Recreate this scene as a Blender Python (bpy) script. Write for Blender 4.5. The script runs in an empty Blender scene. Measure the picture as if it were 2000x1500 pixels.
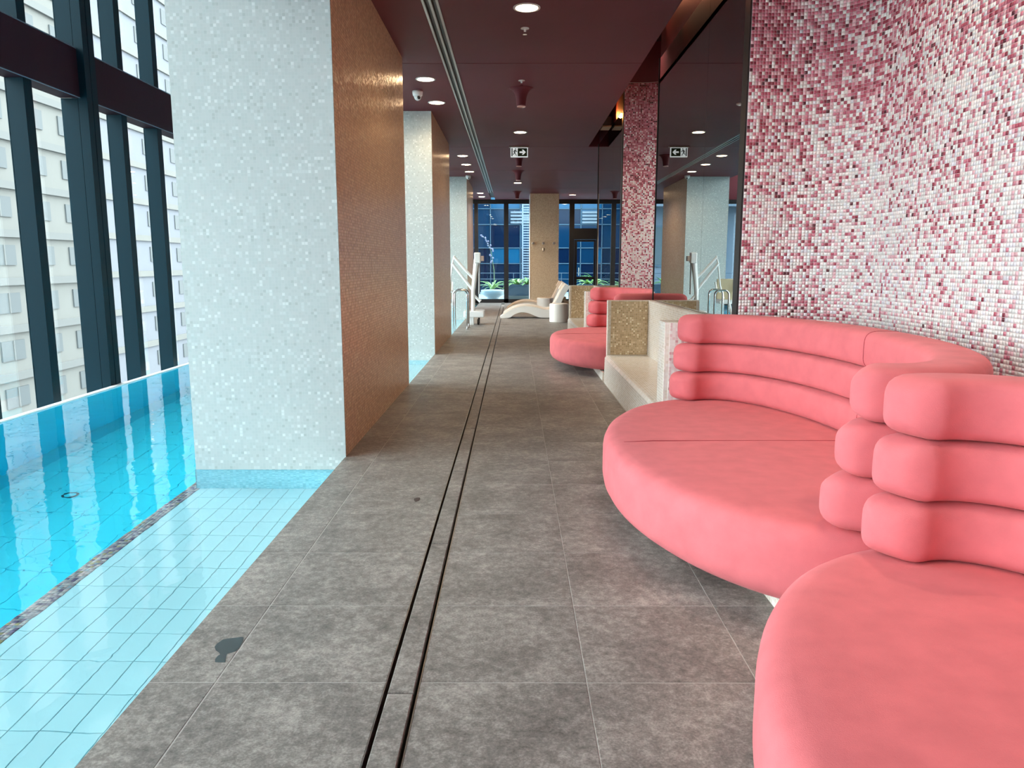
import bpy, bmesh, math, random
import numpy as np
from mathutils import Vector, Matrix, noise
random.seed(7); RNG = np.random.default_rng(11)
PI = math.pi
sc = bpy.context.scene
C = sc.collection

# ------------------------------------------------------------------ camera
cd = bpy.data.cameras.new('camera'); cam = bpy.data.objects.new('camera', cd); C.objects.link(cam)
cd.sensor_width = 36.0; cd.lens = 36.0 * 1480.0 / 2000.0; cd.clip_end = 400; cd.clip_start = 0.05
cam.location = (0, 0, 1.44)
cam.rotation_euler = (PI/2 - math.atan(235.0/1480.0), 0, 0.0020)
sc.camera = cam

# ------------------------------------------------------------------ world, exposure
w = bpy.data.worlds.new('overcast_sky'); sc.world = w; w.use_nodes = True
bgn = w.node_tree.nodes['Background']
bgn.inputs[0].default_value = (0.86, 0.95, 0.97, 1); bgn.inputs[1].default_value = 5.0
sc.view_settings.view_transform = 'Standard'
try: sc.view_settings.look = 'None'
except Exception: pass
sc.view_settings.gamma = 1.0; sc.view_settings.use_curve_mapping = False
sc.view_settings.exposure = 1.22
cy = sc.cycles
cy.max_bounces = 12; cy.diffuse_bounces = 5; cy.glossy_bounces = 6; cy.transmission_bounces = 8
cy.transparent_max_bounces = 16; cy.caustics_reflective = True; cy.caustics_refractive = True
cy.sample_clamp_indirect = 12.0; cy.blur_glossy = 0.6

# ------------------------------------------------------------------ materials
MATS = {}
def new_mat(name):
    m = bpy.data.materials.new(name); m.use_nodes = True
    nt = m.node_tree; b = nt.nodes['Principled BSDF']
    MATS[name] = m
    return m, nt, b
def pbr(name, col, rough=0.5, metal=0.0, spec=0.5, noise_amt=0.0, noise_scale=8.0, bump=0.0, bump_scale=200.0, emit=None, estr=0.0, stretch=None, sheen=0.0):
    m, nt, b = new_mat(name)
    b.inputs['Base Color'].default_value = (*col, 1); b.inputs['Roughness'].default_value = rough
    b.inputs['Metallic'].default_value = metal; b.inputs['Specular IOR Level'].default_value = spec
    if sheen: b.inputs['Sheen Weight'].default_value = sheen; b.inputs['Sheen Roughness'].default_value = 0.4
    if emit: b.inputs['Emission Color'].default_value = (*emit, 1); b.inputs['Emission Strength'].default_value = estr
    if noise_amt or bump:
        g = nt.nodes.new('ShaderNodeNewGeometry'); vec = g.outputs['Position']
        if stretch:
            mp = nt.nodes.new('ShaderNodeMapping'); mp.inputs['Scale'].default_value = stretch
            nt.links.new(vec, mp.inputs['Vector']); vec = mp.outputs['Vector']
    if noise_amt:
        n = nt.nodes.new('ShaderNodeTexNoise'); n.inputs['Scale'].default_value = noise_scale; n.inputs['Detail'].default_value = 6
        nt.links.new(vec, n.inputs['Vector'])
        r = nt.nodes.new('ShaderNodeMapRange'); r.inputs[1].default_value = 0.3; r.inputs[2].default_value = 0.7
        r.inputs[3].default_value = 1 - noise_amt; r.inputs[4].default_value = 1 + noise_amt
        nt.links.new(n.outputs['Fac'], r.inputs[0])
        mx = nt.nodes.new('ShaderNodeVectorMath'); mx.operation = 'SCALE'; mx.inputs[0].default_value = col
        nt.links.new(r.outputs[0], mx.inputs['Scale']); nt.links.new(mx.outputs[0], b.inputs['Base Color'])
    if bump:
        n2 = nt.nodes.new('ShaderNodeTexNoise'); n2.inputs['Scale'].default_value = bump_scale; n2.inputs['Detail'].default_value = 3
        nt.links.new(vec, n2.inputs['Vector'])
        bp = nt.nodes.new('ShaderNodeBump'); bp.inputs['Strength'].default_value = bump; bp.inputs['Distance'].default_value = 0.004
        nt.links.new(n2.outputs['Fac'], bp.inputs['Height']); nt.links.new(bp.outputs[0], b.inputs['Normal'])
    return m

def math_node(nt, op, a, b=None):
    n = nt.nodes.new('ShaderNodeMath'); n.operation = op
    for i, v in enumerate((a, b)):
        if v is None: continue
        if isinstance(v, (int, float)): n.inputs[i].default_value = v
        else: nt.links.new(v, n.inputs[i])
    return n.outputs[0]

def mosaic(name, pitch, ramp, grout, rough=0.2, metal=0.0, tilt=0.03, gap=0.07, blotch=0.0, spec=0.5):
    """small square tiles laid on any axis-aligned face, random colour and tilt for each tile"""
    m, nt, b = new_mat(name)
    g = nt.nodes.new('ShaderNodeNewGeometry')
    sp = nt.nodes.new('ShaderNodeSeparateXYZ'); nt.links.new(g.outputs['Position'], sp.inputs[0])
    sn = nt.nodes.new('ShaderNodeSeparateXYZ'); nt.links.new(g.outputs['True Normal'], sn.inputs[0])
    ax = math_node(nt, 'GREATER_THAN', math_node(nt, 'ABSOLUTE', sn.outputs[0]), 0.5)
    az = math_node(nt, 'GREATER_THAN', math_node(nt, 'ABSOLUTE', sn.outputs[2]), 0.5)
    def lerp(a, bb, f):
        n = nt.nodes.new('ShaderNodeMix'); n.data_type = 'FLOAT'
        nt.links.new(f, n.inputs[0]); nt.links.new(a, n.inputs[2]); nt.links.new(bb, n.inputs[3]); return n.outputs[0]
    u = math_node(nt, 'DIVIDE', lerp(sp.outputs[0], sp.outputs[1], ax), pitch)
    v = math_node(nt, 'DIVIDE', lerp(sp.outputs[2], sp.outputs[1], az), pitch)
    cx = math_node(nt, 'FLOOR', u); cyy = math_node(nt, 'FLOOR', v)
    fx = math_node(nt, 'FRACT', u); fy = math_node(nt, 'FRACT', v)
    cb = nt.nodes.new('ShaderNodeCombineXYZ'); nt.links.new(cx, cb.inputs[0]); nt.links.new(cyy, cb.inputs[1])
    nt.links.new(math_node(nt, 'ADD', ax, math_node(nt, 'MULTIPLY', az, 3.0)), cb.inputs[2])
    wn = nt.nodes.new('ShaderNodeTexWhiteNoise'); nt.links.new(cb.outputs[0], wn.inputs['Vector'])
    fac = wn.outputs['Value']
    if blotch:
        nz = nt.nodes.new('ShaderNodeTexNoise'); nz.inputs['Scale'].default_value = 1.3; nz.inputs['Detail'].default_value = 3
        nt.links.new(g.outputs['Position'], nz.inputs['Vector'])
        fac = math_node(nt, 'ADD', fac, math_node(nt, 'MULTIPLY', math_node(nt, 'SUBTRACT', nz.outputs['Fac'], 0.5), blotch))
    cr = nt.nodes.new('ShaderNodeValToRGB'); cr.color_ramp.interpolation = 'CONSTANT'
    els = cr.color_ramp.elements
    while len(els) > 1: els.remove(els[-1])
    els[0].position = 0; els[0].color = (*ramp[0][1], 1)
    for p, c in ramp[1:]:
        e = els.new(p); e.color = (*c, 1)
    nt.links.new(fac, cr.inputs[0])
    def edge(f): return math_node(nt, 'MINIMUM', f, math_node(nt, 'SUBTRACT', 1.0, f))
    msk = math_node(nt, 'GREATER_THAN', math_node(nt, 'MINIMUM', edge(fx), edge(fy)), gap)
    mc = nt.nodes.new('ShaderNodeMix'); mc.data_type = 'RGBA'
    nt.links.new(msk, mc.inputs[0]); mc.inputs[6].default_value = (*grout, 1); nt.links.new(cr.outputs[0], mc.inputs[7])
    nt.links.new(mc.outputs[2], b.inputs['Base Color'])
    b.inputs['Specular IOR Level'].default_value = spec
    rr = nt.nodes.new('ShaderNodeMapRange'); rr.inputs[3].default_value = 0.85; rr.inputs[4].default_value = rough
    nt.links.new(msk, rr.inputs[0]); nt.links.new(rr.outputs[0], b.inputs['Roughness'])
    if metal:
        nt.links.new(math_node(nt, 'MULTIPLY', msk, metal), b.inputs['Metallic'])
    # tilt
    v1 = nt.nodes.new('ShaderNodeVectorMath'); v1.operation = 'SUBTRACT'; v1.inputs[1].default_value = (0.5, 0.5, 0.5)
    nt.links.new(wn.outputs['Color'], v1.inputs[0])
    v2 = nt.nodes.new('ShaderNodeVectorMath'); v2.operation = 'SCALE'; v2.inputs['Scale'].default_value = tilt
    nt.links.new(v1.outputs[0], v2.inputs[0])
    v3 = nt.nodes.new('ShaderNodeVectorMath'); v3.operation = 'ADD'
    nt.links.new(v2.outputs[0], v3.inputs[0]); nt.links.new(g.outputs['Normal'], v3.inputs[1])
    v4 = nt.nodes.new('ShaderNodeVectorMath'); v4.operation = 'NORMALIZE'; nt.links.new(v3.outputs[0], v4.inputs[0])
    nt.links.new(v4.outputs[0], b.inputs['Normal'])
    return m

def attr_tiles(name, rough=0.18, spec=0.5):
    m, nt, b = new_mat(name)
    a = nt.nodes.new('ShaderNodeAttribute'); a.attribute_name = 'tile_colour'
    nt.links.new(a.outputs['Color'], b.inputs['Base Color'])
    b.inputs['Roughness'].default_value = rough; b.inputs['Specular IOR Level'].default_value = spec
    return m

def glass(name, tint, ior=1.5, refl=1.0):
    """thin pane: clear transmission plus a Fresnel reflection"""
    m = bpy.data.materials.new(name); m.use_nodes = True; nt = m.node_tree; nt.nodes.clear()
    o = nt.nodes.new('ShaderNodeOutputMaterial'); t = nt.nodes.new('ShaderNodeBsdfTransparent'); g = nt.nodes.new('ShaderNodeBsdfGlossy')
    t.inputs[0].default_value = (*tint, 1); g.inputs['Roughness'].default_value = 0.0
    f = nt.nodes.new('ShaderNodeLayerWeight'); f.inputs[0].default_value = 0.5
    fz = math_node(nt, 'ADD', math_node(nt, 'MULTIPLY', math_node(nt, 'POWER', f.outputs['Facing'], 5.0), 0.92), 0.04)
    mx = nt.nodes.new('ShaderNodeMixShader')
    nt.links.new(math_node(nt, 'MULTIPLY', fz, refl), mx.inputs[0]); nt.links.new(t.outputs[0], mx.inputs[1]); nt.links.new(g.outputs[0], mx.inputs[2])
    nt.links.new(mx.outputs[0], o.inputs[0]); MATS[name] = m
    return m

WHITE_RAMP = [(0, (0.45, 0.51, 0.50)), (0.05, (0.52, 0.585, 0.575)), (0.45, (0.55, 0.61, 0.60)), (0.84, (0.61, 0.675, 0.665)), (0.95, (0.72, 0.78, 0.77))]
white_mosaic = mosaic('white_mosaic', 0.0228, WHITE_RAMP, (0.53, 0.59, 0.58), rough=0.25, tilt=0.03, gap=0.06)
cream_mosaic = mosaic('cream_mosaic', 0.0228, [(0, (0.70, 0.64, 0.55)), (0.15, (0.78, 0.73, 0.65)), (0.55, (0.82, 0.78, 0.72)), (0.85, (0.87, 0.84, 0.80))], (0.76, 0.71, 0.64), rough=0.22, tilt=0.05)
gold_mosaic = mosaic('gold_mosaic', 0.0228, [(0, (0.46, 0.33, 0.17)), (0.15, (0.58, 0.43, 0.24)), (0.5, (0.66, 0.51, 0.31)), (0.82, (0.78, 0.64, 0.43)), (0.94, (0.92, 0.84, 0.66))], (0.66, 0.53, 0.37), rough=0.35, metal=0.15, tilt=0.12, gap=0.10)
tan_mosaic = mosaic('tan_mosaic', 0.0228, [(0, (0.70, 0.53, 0.34)), (0.3, (0.80, 0.64, 0.44)), (0.7, (0.87, 0.72, 0.53))], (0.78, 0.63, 0.46), rough=0.35, tilt=0.08)
copper_mosaic = mosaic('copper_mosaic', 0.0228, [(0, (0.60, 0.34, 0.18)), (0.25, (0.74, 0.46, 0.26)), (0.6, (0.83, 0.55, 0.33)), (0.9, (0.92, 0.69, 0.45))], (0.60, 0.40, 0.24), rough=0.30, metal=0.35, tilt=0.10, gap=0.08, blotch=0.25)
blush_mosaic = mosaic('blush_mosaic', 0.0228, [(0, (0.62, 0.34, 0.36)), (0.08, (0.74, 0.55, 0.55)), (0.3, (0.80, 0.70, 0.68)), (0.5, (0.82, 0.78, 0.75))], (0.74, 0.68, 0.64), rough=0.2, tilt=0.05)
cyan_lit_mosaic = mosaic('cyan_lit_mosaic', 0.0228, [(0, (0.12, 0.50, 0.62)), (0.3, (0.18, 0.60, 0.72)), (0.7, (0.26, 0.68, 0.78))], (0.2, 0.58, 0.68), rough=0.3, tilt=0.03)  # white mosaic with the pool's cyan light put into its colour
pink_tile = attr_tiles('pink_mosaic_tile', 0.11)
strip_tile = attr_tiles('iridescent_mosaic_tile', 0.2)
grout_pale = pbr('pale_grout', (0.62, 0.55, 0.54), 0.9)
plum = pbr('plum_paint', (0.14, 0.028, 0.038), 0.55, spec=0.18, noise_amt=0.08, noise_scale=1.2)
plum_dark = pbr('dark_plum_paint', (0.030, 0.008, 0.011), 0.5)
black_metal = pbr('black_metal', (0.008, 0.008, 0.010), 0.4)
fin_metal = pbr('dark_teal_metal', (0.001, 0.014, 0.022), 0.5, spec=0.07)
beam_metal = pbr('plum_black_metal', (0.018, 0.008, 0.014), 0.6, spec=0.08)
white_paint = pbr('white_paint', (0.78, 0.79, 0.78), 0.5)
white_gloss = pbr('white_gloss', (0.85, 0.86, 0.85), 0.25)
chrome = pbr('polished_steel', (0.75, 0.77, 0.78), 0.12, metal=1.0)
brushed = pbr('brushed_steel', (0.30, 0.29, 0.28), 0.35, metal=0.9)
alu = pbr('aluminium', (0.46, 0.43, 0.41), 0.35, metal=0.8)
fabric = pbr('coral_fabric', (0.62, 0.155, 0.170), 0.9, spec=0.1, noise_amt=0.07, noise_scale=9.0, bump=0.25, bump_scale=420.0, sheen=0.08)
seam_mat = pbr('seam_thread', (0.34, 0.03, 0.045), 0.9)
cream_shell = pbr('cream_plastic', (0.86, 0.74, 0.62), 0.35)
cream_white = pbr('white_plastic', (0.88, 0.85, 0.80), 0.35)
warm_glow = pbr('warm_lamp_glow', (0.9, 0.75, 0.5), 0.5, emit=(1.0, 0.72, 0.42), estr=22.0)
wet = pbr('wet_tile', (0.030, 0.042, 0.046), 0.12, spec=0.6)
grime = pbr('dark_speck', (0.05, 0.035, 0.032), 0.6)
green_sign = pbr('sign_green', (0.006, 0.05, 0.015), 0.4)
sign_white = pbr('sign_white', (0.80, 0.84, 0.84), 0.4, emit=(0.85, 0.95, 0.95), estr=0.25)
sign_black = pbr('sign_black', (0.01, 0.01, 0.012), 0.4)
leaf = pbr('leaf_green', (0.16, 0.34, 0.07), 0.5, noise_amt=0.3, noise_scale=5.0)
leaf_pale = pbr('leaf_pale_green', (0.40, 0.56, 0.18), 0.5, noise_amt=0.3, noise_scale=5.0)
petal = pbr('lilac_petal', (0.48, 0.38, 0.52), 0.6)
stalk = pbr('flower_stalk', (0.30, 0.36, 0.14), 0.6)
pale_render = pbr('pale_render', (0.128, 0.132, 0.124), 0.85, noise_amt=0.04, noise_scale=0.4)
pale_render2 = pbr('white_render', (0.125, 0.137, 0.158), 0.85)
grey_band = pbr('grey_concrete', (0.112, 0.119, 0.117), 0.85)
bld_glass = pbr('pale_window_glass', (0.090, 0.103, 0.108), 0.5, spec=0.1)
blue_glass = pbr('blue_curtain_glass', (0.003, 0.026, 0.060), 0.10, spec=0.22)
blue_glass2 = pbr('deep_blue_glass', (0.002, 0.010, 0.030), 0.12, spec=0.18)
blue_glass3 = pbr('bright_blue_glass', (0.006, 0.075, 0.150), 0.12, spec=0.25)
line_metal = pbr('pale_blue_metal', (0.075, 0.125, 0.165), 0.5, spec=0.2)
slate_blue = pbr('slate_blue_paint', (0.06, 0.09, 0.12), 0.5)
terrace = pbr('terrace_paving', (0.34, 0.35, 0.34), 0.8)
ground_mat = pbr('street_ground', (0.2, 0.21, 0.21), 0.9)
pool_deep = pbr('cyan_pool_tile', (0.045, 0.82, 0.97), 0.3, noise_amt=0.02, noise_scale=1.0)
pool_pale = pbr('pale_cyan_pool_tile', (0.50, 0.86, 0.93), 0.3, noise_amt=0.03, noise_scale=1.0)
pool_grout = pbr('teal_grout', (0.05, 0.30, 0.36), 0.9)
pool_grout_deep = pbr('cyan_grout', (0.02, 0.64, 0.80), 0.9)
glass_clear = glass('facade_glass', (0.975, 0.99, 0.99))
glass_end = glass('end_glass', (0.72, 0.86, 0.95), refl=1.0)

def mirror_mat():
    m, nt, b = new_mat('smoked_mirror')
    b.inputs['Base Color'].default_value = (0.42, 0.45, 0.45, 1); b.inputs['Metallic'].default_value = 1; b.inputs['Roughness'].default_value = 0.0
    return m
mirror = mirror_mat()

def floor_tile_mat(name, base):
    m, nt, b = new_mat(name)
    g = nt.nodes.new('ShaderNodeNewGeometry'); oi = nt.nodes.new('ShaderNodeObjectInfo')
    off = nt.nodes.new('ShaderNodeVectorMath'); off.operation = 'SCALE'; off.inputs[0].default_value = (37.0, 91.0, 17.0)
    nt.links.new(oi.outputs['Random'], off.inputs['Scale'])
    ad = nt.nodes.new('ShaderNodeVectorMath'); ad.operation = 'ADD'
    nt.links.new(g.outputs['Position'], ad.inputs[0]); nt.links.new(off.outputs[0], ad.inputs[1])
    def nz(scale, detail, rough=0.6, stretch=None):
        n = nt.nodes.new('ShaderNodeTexNoise'); n.inputs['Scale'].default_value = scale; n.inputs['Detail'].default_value = detail
        n.inputs['Roughness'].default_value = rough; nt.links.new(ad.outputs[0], n.inputs['Vector']); return n.outputs['Fac']
    a1 = nz(3.2, 7, 0.62); a2 = nz(26, 5, 0.7); a3 = nz(120, 3, 0.7)
    s = math_node(nt, 'ADD', math_node(nt, 'MULTIPLY', math_node(nt, 'SUBTRACT', a1, 0.5), 1.15), math_node(nt, 'MULTIPLY', math_node(nt, 'SUBTRACT', a2, 0.5), 1.5))
    s = math_node(nt, 'ADD', s, math_node(nt, 'MULTIPLY', math_node(nt, 'SUBTRACT', a3, 0.5), 1.1))
    cr = nt.nodes.new('ShaderNodeValToRGB'); e = cr.color_ramp.elements
    e[0].position = 0.0; e[0].color = (*[c*0.42 for c in base], 1)
    e[1].position = 1.0; e[1].color = (*[min(1, c*2.0) for c in base], 1)
    k = e.new(0.5); k.color = (*base, 1)
    nt.links.new(math_node(nt, 'ADD', s, 0.5), cr.inputs[0]); nt.links.new(cr.outputs[0], b.inputs['Base Color'])
    b.inputs['Specular IOR Level'].default_value = 0.35
    mr = nt.nodes.new('ShaderNodeMapRange'); mr.inputs[3].default_value = 0.38; mr.inputs[4].default_value = 0.62
    nt.links.new(a2, mr.inputs[0]); nt.links.new(mr.outputs[0], b.inputs['Roughness'])
    bp = nt.nodes.new('ShaderNodeBump'); bp.inputs['Strength'].default_value = 0.08; bp.inputs['Distance'].default_value = 0.003
    nt.links.new(a3, bp.inputs['Height']); nt.links.new(bp.outputs[0], b.inputs['Normal'])
    return m
stone = floor_tile_mat('grey_stone_tile', (0.225, 0.208, 0.190))
grout_floor = pbr('floor_grout', (0.46, 0.44, 0.41), 0.9)

def water_mat():
    m, nt, b = new_mat('pool_water')
    b.inputs['Base Color'].default_value = (0.93, 0.99, 1.0, 1); b.inputs['Roughness'].default_value = 0.0
    b.inputs['IOR'].default_value = 1.333; b.inputs['Transmission Weight'].default_value = 1.0
    g = nt.nodes.new('ShaderNodeNewGeometry')
    n = nt.nodes.new('ShaderNodeTexNoise'); n.inputs['Scale'].default_value = 3.2; n.inputs['Detail'].default_value = 2.5; n.inputs['Distortion'].default_value = 0.6
    nt.links.new(g.outputs['Position'], n.inputs['Vector'])
    bp = nt.nodes.new('ShaderNodeBump'); bp.inputs['Strength'].default_value = 0.10; bp.inputs['Distance'].default_value = 0.03
    nt.links.new(n.outputs['Fac'], bp.inputs['Height']); nt.links.new(bp.outputs[0], b.inputs['Normal'])
    return m
water_m = water_mat()

# ------------------------------------------------------------------ mesh helpers
def put(o, parent=None):
    C.objects.link(o)
    if parent is not None:
        o.parent = parent; o.matrix_parent_inverse = parent.matrix_basis.inverted()
    return o
def mesh(name, verts, faces, mat, parent=None, smooth=False):
    me = bpy.data.meshes.new(name); me.from_pydata([tuple(v) for v in verts], [], [tuple(f) for f in faces]); me.update()
    if mat: me.materials.append(mat)
    if smooth:
        me.polygons.foreach_set('use_smooth', [True]*len(me.polygons))
    return put(bpy.data.objects.new(name, me), parent)
BOXF = [(0, 3, 2, 1), (4, 5, 6, 7), (0, 1, 5, 4), (1, 2, 6, 5), (2, 3, 7, 6), (3, 0, 4, 7)]
def boxverts(x, y, z):
    return [(x[0], y[0], z[0]), (x[1], y[0], z[0]), (x[1], y[1], z[0]), (x[0], y[1], z[0]),
            (x[0], y[0], z[1]), (x[1], y[0], z[1]), (x[1], y[1], z[1]), (x[0], y[1], z[1])]
class MB:
    def __init__(s): s.v = []; s.f = []
    def add(s, v, f):
        k = len(s.v); s.v += [tuple(p) for p in v]; s.f += [tuple(i+k for i in q) for q in f]; return s
    def box(s, x, y, z): return s.add(boxverts(x, y, z), BOXF)
    def tube(s, path, r, seg=10, caps=True):
        v, f = tubevf(path, r, seg, caps); return s.add(v, f)
    def lathe(s, prof, c=(0, 0, 0), seg=24):
        v, f = lathevf(prof, c, seg); return s.add(v, f)
    def build(s, name, mat, parent=None, smooth=False): return mesh(name, s.v, s.f, mat, parent, smooth)
def tubevf(path, r, seg=10, caps=True):
    P = [Vector(p) for p in path]; v = []; f = []
    T = [(P[min(i+1, len(P)-1)] - P[max(i-1, 0)]).normalized() for i in range(len(P))]
    up = Vector((0, 0, 1)) if abs(T[0].z) < 0.9 else Vector((1, 0, 0))
    n = T[0].cross(up).normalized()
    for i, p in enumerate(P):
        n = (n - T[i]*n.dot(T[i])).normalized(); b = T[i].cross(n)
        rr = r[i] if isinstance(r, (list, tuple)) else r
        for k in range(seg):
            a = 2*PI*k/seg; v.append(p + (n*math.cos(a) + b*math.sin(a))*rr)
    for i in range(len(P)-1):
        for k in range(seg):
            f.append((i*seg+k, i*seg+(k+1) % seg, (i+1)*seg+(k+1) % seg, (i+1)*seg+k))
    if caps:
        f.append(tuple(range(seg-1, -1, -1))); f.append(tuple((len(P)-1)*seg+k for k in range(seg)))
    return v, f
def lathevf(prof, c=(0, 0, 0), seg=24):
    v = []; f = []
    for r, z in prof:
        for k in range(seg):
            a = 2*PI*k/seg; v.append((c[0]+r*math.cos(a), c[1]+r*math.sin(a), c[2]+z))
    for i in range(len(prof)-1):
        for k in range(seg):
            f.append((i*seg+k, i*seg+(k+1) % seg, (i+1)*seg+(k+1) % seg, (i+1)*seg+k))
    f.append(tuple(range(seg-1, -1, -1))); f.append(tuple((len(prof)-1)*seg+k for k in range(seg)))
    return v, f
def box(name, x, y, z, mat, parent=None, bevel=0.0, seg=2):
    if not bevel: return mesh(name, boxverts(x, y, z), BOXF, mat, parent)
    bm = bmesh.new(); vs = [bm.verts.new(p) for p in boxverts(x, y, z)]
    for q in BOXF: bm.faces.new([vs[i] for i in q])
    bmesh.ops.bevel(bm, geom=bm.edges[:], offset=bevel, segments=seg, affect='EDGES', profile=0.5)
    me = bpy.data.meshes.new(name); bm.to_mesh(me); bm.free(); me.materials.append(mat)
    return put(bpy.data.objects.new(name, me), parent)
def prism(name, poly, axis, a, b, mat, parent=None):
    """extrude a 2-D outline along an axis: axis 'x': (y,z), 'y': (x,z), 'z': (x,y)"""
    def p3(p, t): return {'x': (t, p[0], p[1]), 'y': (p[0], t, p[1]), 'z': (p[0], p[1], t)}[axis]
    n = len(poly); v = [p3(p, a) for p in poly] + [p3(p, b) for p in poly]
    f = [tuple(range(n-1, -1, -1)), tuple(range(n, 2*n))] + [(i, (i+1) % n, n+(i+1) % n, n+i) for i in range(n)]
    o = mesh(name, v, f, mat, parent)
    bm = bmesh.new(); bm.from_mesh(o.data); bmesh.ops.recalc_face_normals(bm, faces=bm.faces[:]); bm.to_mesh(o.data); bm.free()
    return o
def tag(o, label, cat, group=None):
    o['label'] = label; o['category'] = cat
    if group: o['group'] = group
    return o
def thing(name, label, cat, loc=(0, 0, 0), group=None):
    o = bpy.data.objects.new(name, None); o.location = loc; C.objects.link(o); o.empty_display_size = 0.1
    return tag(o, label, cat, group)
def struct(name, label=None, cat=None, loc=(0, 0, 0)):
    o = bpy.data.objects.new(name, None); o.location = loc; C.objects.link(o)
    o['kind'] = 'structure'
    if label: o['label'] = label
    if cat: o['category'] = cat
    return o
def skind(o, label=None, cat=None):
    o['kind'] = 'structure'
    if label: o['label'] = label
    if cat: o['category'] = cat
    return o
def inst(me, name, loc, parent, scale=None):
    o = bpy.data.objects.new(name, me); o.location = loc
    if scale: o.scale = scale
    return put(o, parent)
def slab_mesh(name, sx, sy, h, mat, bev=0.0025):
    """tile with eased top edges, origin at its lower corner"""
    b = bev
    v = boxverts((0, sx), (0, sy), (0, h-b)) + [(b, b, h), (sx-b, b, h), (sx-b, sy-b, h), (b, sy-b, h)]
    f = [(0, 3, 2, 1), (0, 1, 5, 4), (1, 2, 6, 5), (2, 3, 7, 6), (3, 0, 4, 7), (4, 5, 9, 8), (5, 6, 10, 9), (6, 7, 11, 10), (7, 4, 8, 11), (8, 9, 10, 11)]
    me = bpy.data.meshes.new(name); me.from_pydata(v, [], f); me.update(); me.materials.append(mat); return me

YB, YE = -7.0, 28.4        # the hall runs from behind the camera to the end glazing
ZC = 3.748                 # corridor ceiling
ZW = -0.096                # water level

# ================================================================== FLOOR
floor = skind(MB().box((-1.27, -0.444), (YB, YE), (-0.20, -0.0012)).box((-0.323, 6.0), (YB, YE), (-0.20, -0.0012)).box((-0.444, -0.323), (YB, YE), (-0.20, -0.06)).build('floor', grout_floor), 'dark grey stone tile floor of the corridor beside the pool', 'floor')
cols = [(-1.27, -1.040), (-1.035, -0.444), (-0.323, 0.2535), (0.2565, 0.8485), (0.8515, 1.105)]
rows = [2.442 + 0.6*k for k in range(-6, 17)]
tm = [slab_mesh('floor_tile', b-a, 0.5955, 0.012, stone, 0.0012) for a, b in cols]
for r in rows:
    for (a, b), me in zip(cols, tm):
        inst(me, 'floor_tile', (a, r+0.00225, -0.012), floor)
far = MB()
for r in [2.442 + 0.6*k for k in list(range(-16, -6)) + list(range(17, 44))]:
    y1 = min(r+0.597, YE)
    cc = cols + ([(1.111, 1.70)] + [(1.706+0.6*j, 2.30+0.6*j) for j in range(7)] if r > 15.7 else [])
    for a, b in cc: far.box((a, b), (r+0.003, y1), (-0.012, 0.0))
fo = far.build('floor_tile_field', stone, floor); fo['kind'] = 'stuff'

dr = thing('slot_drain', 'long narrow slot drain with stone inlays running down the corridor floor', 'drain', (-0.383, 2.4, 0))
box('channel', (-0.444, -0.323), (YB, 26.0), (-0.06, -0.045), black_metal, dr)
for x0 in (-0.4435, -0.3265):
    box('rim', (x0, x0+0.0035), (YB, 26.0), (-0.004, 0.0008), brushed, dr)
dm = slab_mesh('drain_cover', 0.087, 1.382, 0.010, stone)
dt = bpy.data.meshes.new('t'); tv = MB().box((0, 0.0925), (0, 1.386), (0, 0.028)); dt.from_pydata(tv.v, [], tv.f); dt.materials.append(black_metal)
for k in range(-4, 17):
    y = 2.378 + 1.39*k
    cvr = inst(dm, 'drain_cover', (-0.4270, y+0.002, -0.0095), dr)
    inst(dt, 'cover_tray', (-0.42975, y, -0.037), dr)

# puddle and speck
def blob(name, pts, z, mat):
    n = len(pts)
    v = [(x, y, z) for x, y in pts] + [(x, y, z-0.001) for x, y in pts]
    return mesh(name, v, [tuple(range(n-1, -1, -1))] + [(i, (i+1) % n, n+(i+1) % n, n+i) for i in range(n)], mat)
# ================================================================== POOL
basin = skind(MB().box((-5.0, -2.47), (YB, YE), (-2.25, -2.106)).box((-2.47, -1.27), (YB, YE), (-2.25, -0.606))
              .box((-5.06, -5.0), (YB, YE), (-2.25, -0.10)).box((-5.06, -1.27), (YE, YE+0.1), (-2.25, -0.02)).box((-5.06, -1.27), (YB-0.1, YB), (-2.25, -0.02))
              .build('pool_basin', pool_grout_deep), 'deep cyan tiled swimming pool basin along the glazed facade', 'pool')
# riser, far wall lining, ledge grout bed
box('ledge_bed', (-2.47, -1.272), (YB, YE), (-0.606, -0.600), pool_grout, basin)
box('wall_lining', (-5.0, -4.99), (YB, YE), (-2.10, -0.10), pbr('shaded_cyan_pool_tile', (0.012, 0.66, 0.88), 0.3), basin)  # deeper cyan: the weaker light on this wall is put into its colour
box('riser_lining', (-2.475, -2.470), (YB, YE), (-2.10, -0.60), pool_deep, basin)
lt = slab_mesh('ledge_tile', 0.1185, 0.2395, 0.008, pool_pale, 0.0015)
lx = [-1.332 - 0.122*k - 0.122 for k in range(8)]
lfar = MB()
for k in range(-36, 104):
    y = 2.664 + 0.243*k
    for x in lx:
        if -1 <= y < 5.5 and k > -8: inst(lt, 'ledge_tile', (x+0.0018, y+0.0018, -0.602), basin)
        elif YB < y < YE-0.3: lfar.box((x+0.0018, x+0.1203), (y+0.0018, y+0.2413), (-0.602, -0.594))
    if YB < y < YE-0.3: lfar.box((-1.3302, -1.272), (y+0.0018, y+0.2413), (-0.602, -0.594)); lfar.box((-2.375, -2.3095), (y+0.0018, y+0.2413), (-0.602, -0.594))
lo = lfar.build('ledge_tile_field', pool_pale, basin); lo['kind'] = 'stuff'
dtile = slab_mesh('pool_tile', 0.248, 0.4955, 0.010, pool_deep, 0.0015)
dfar = MB()
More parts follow.
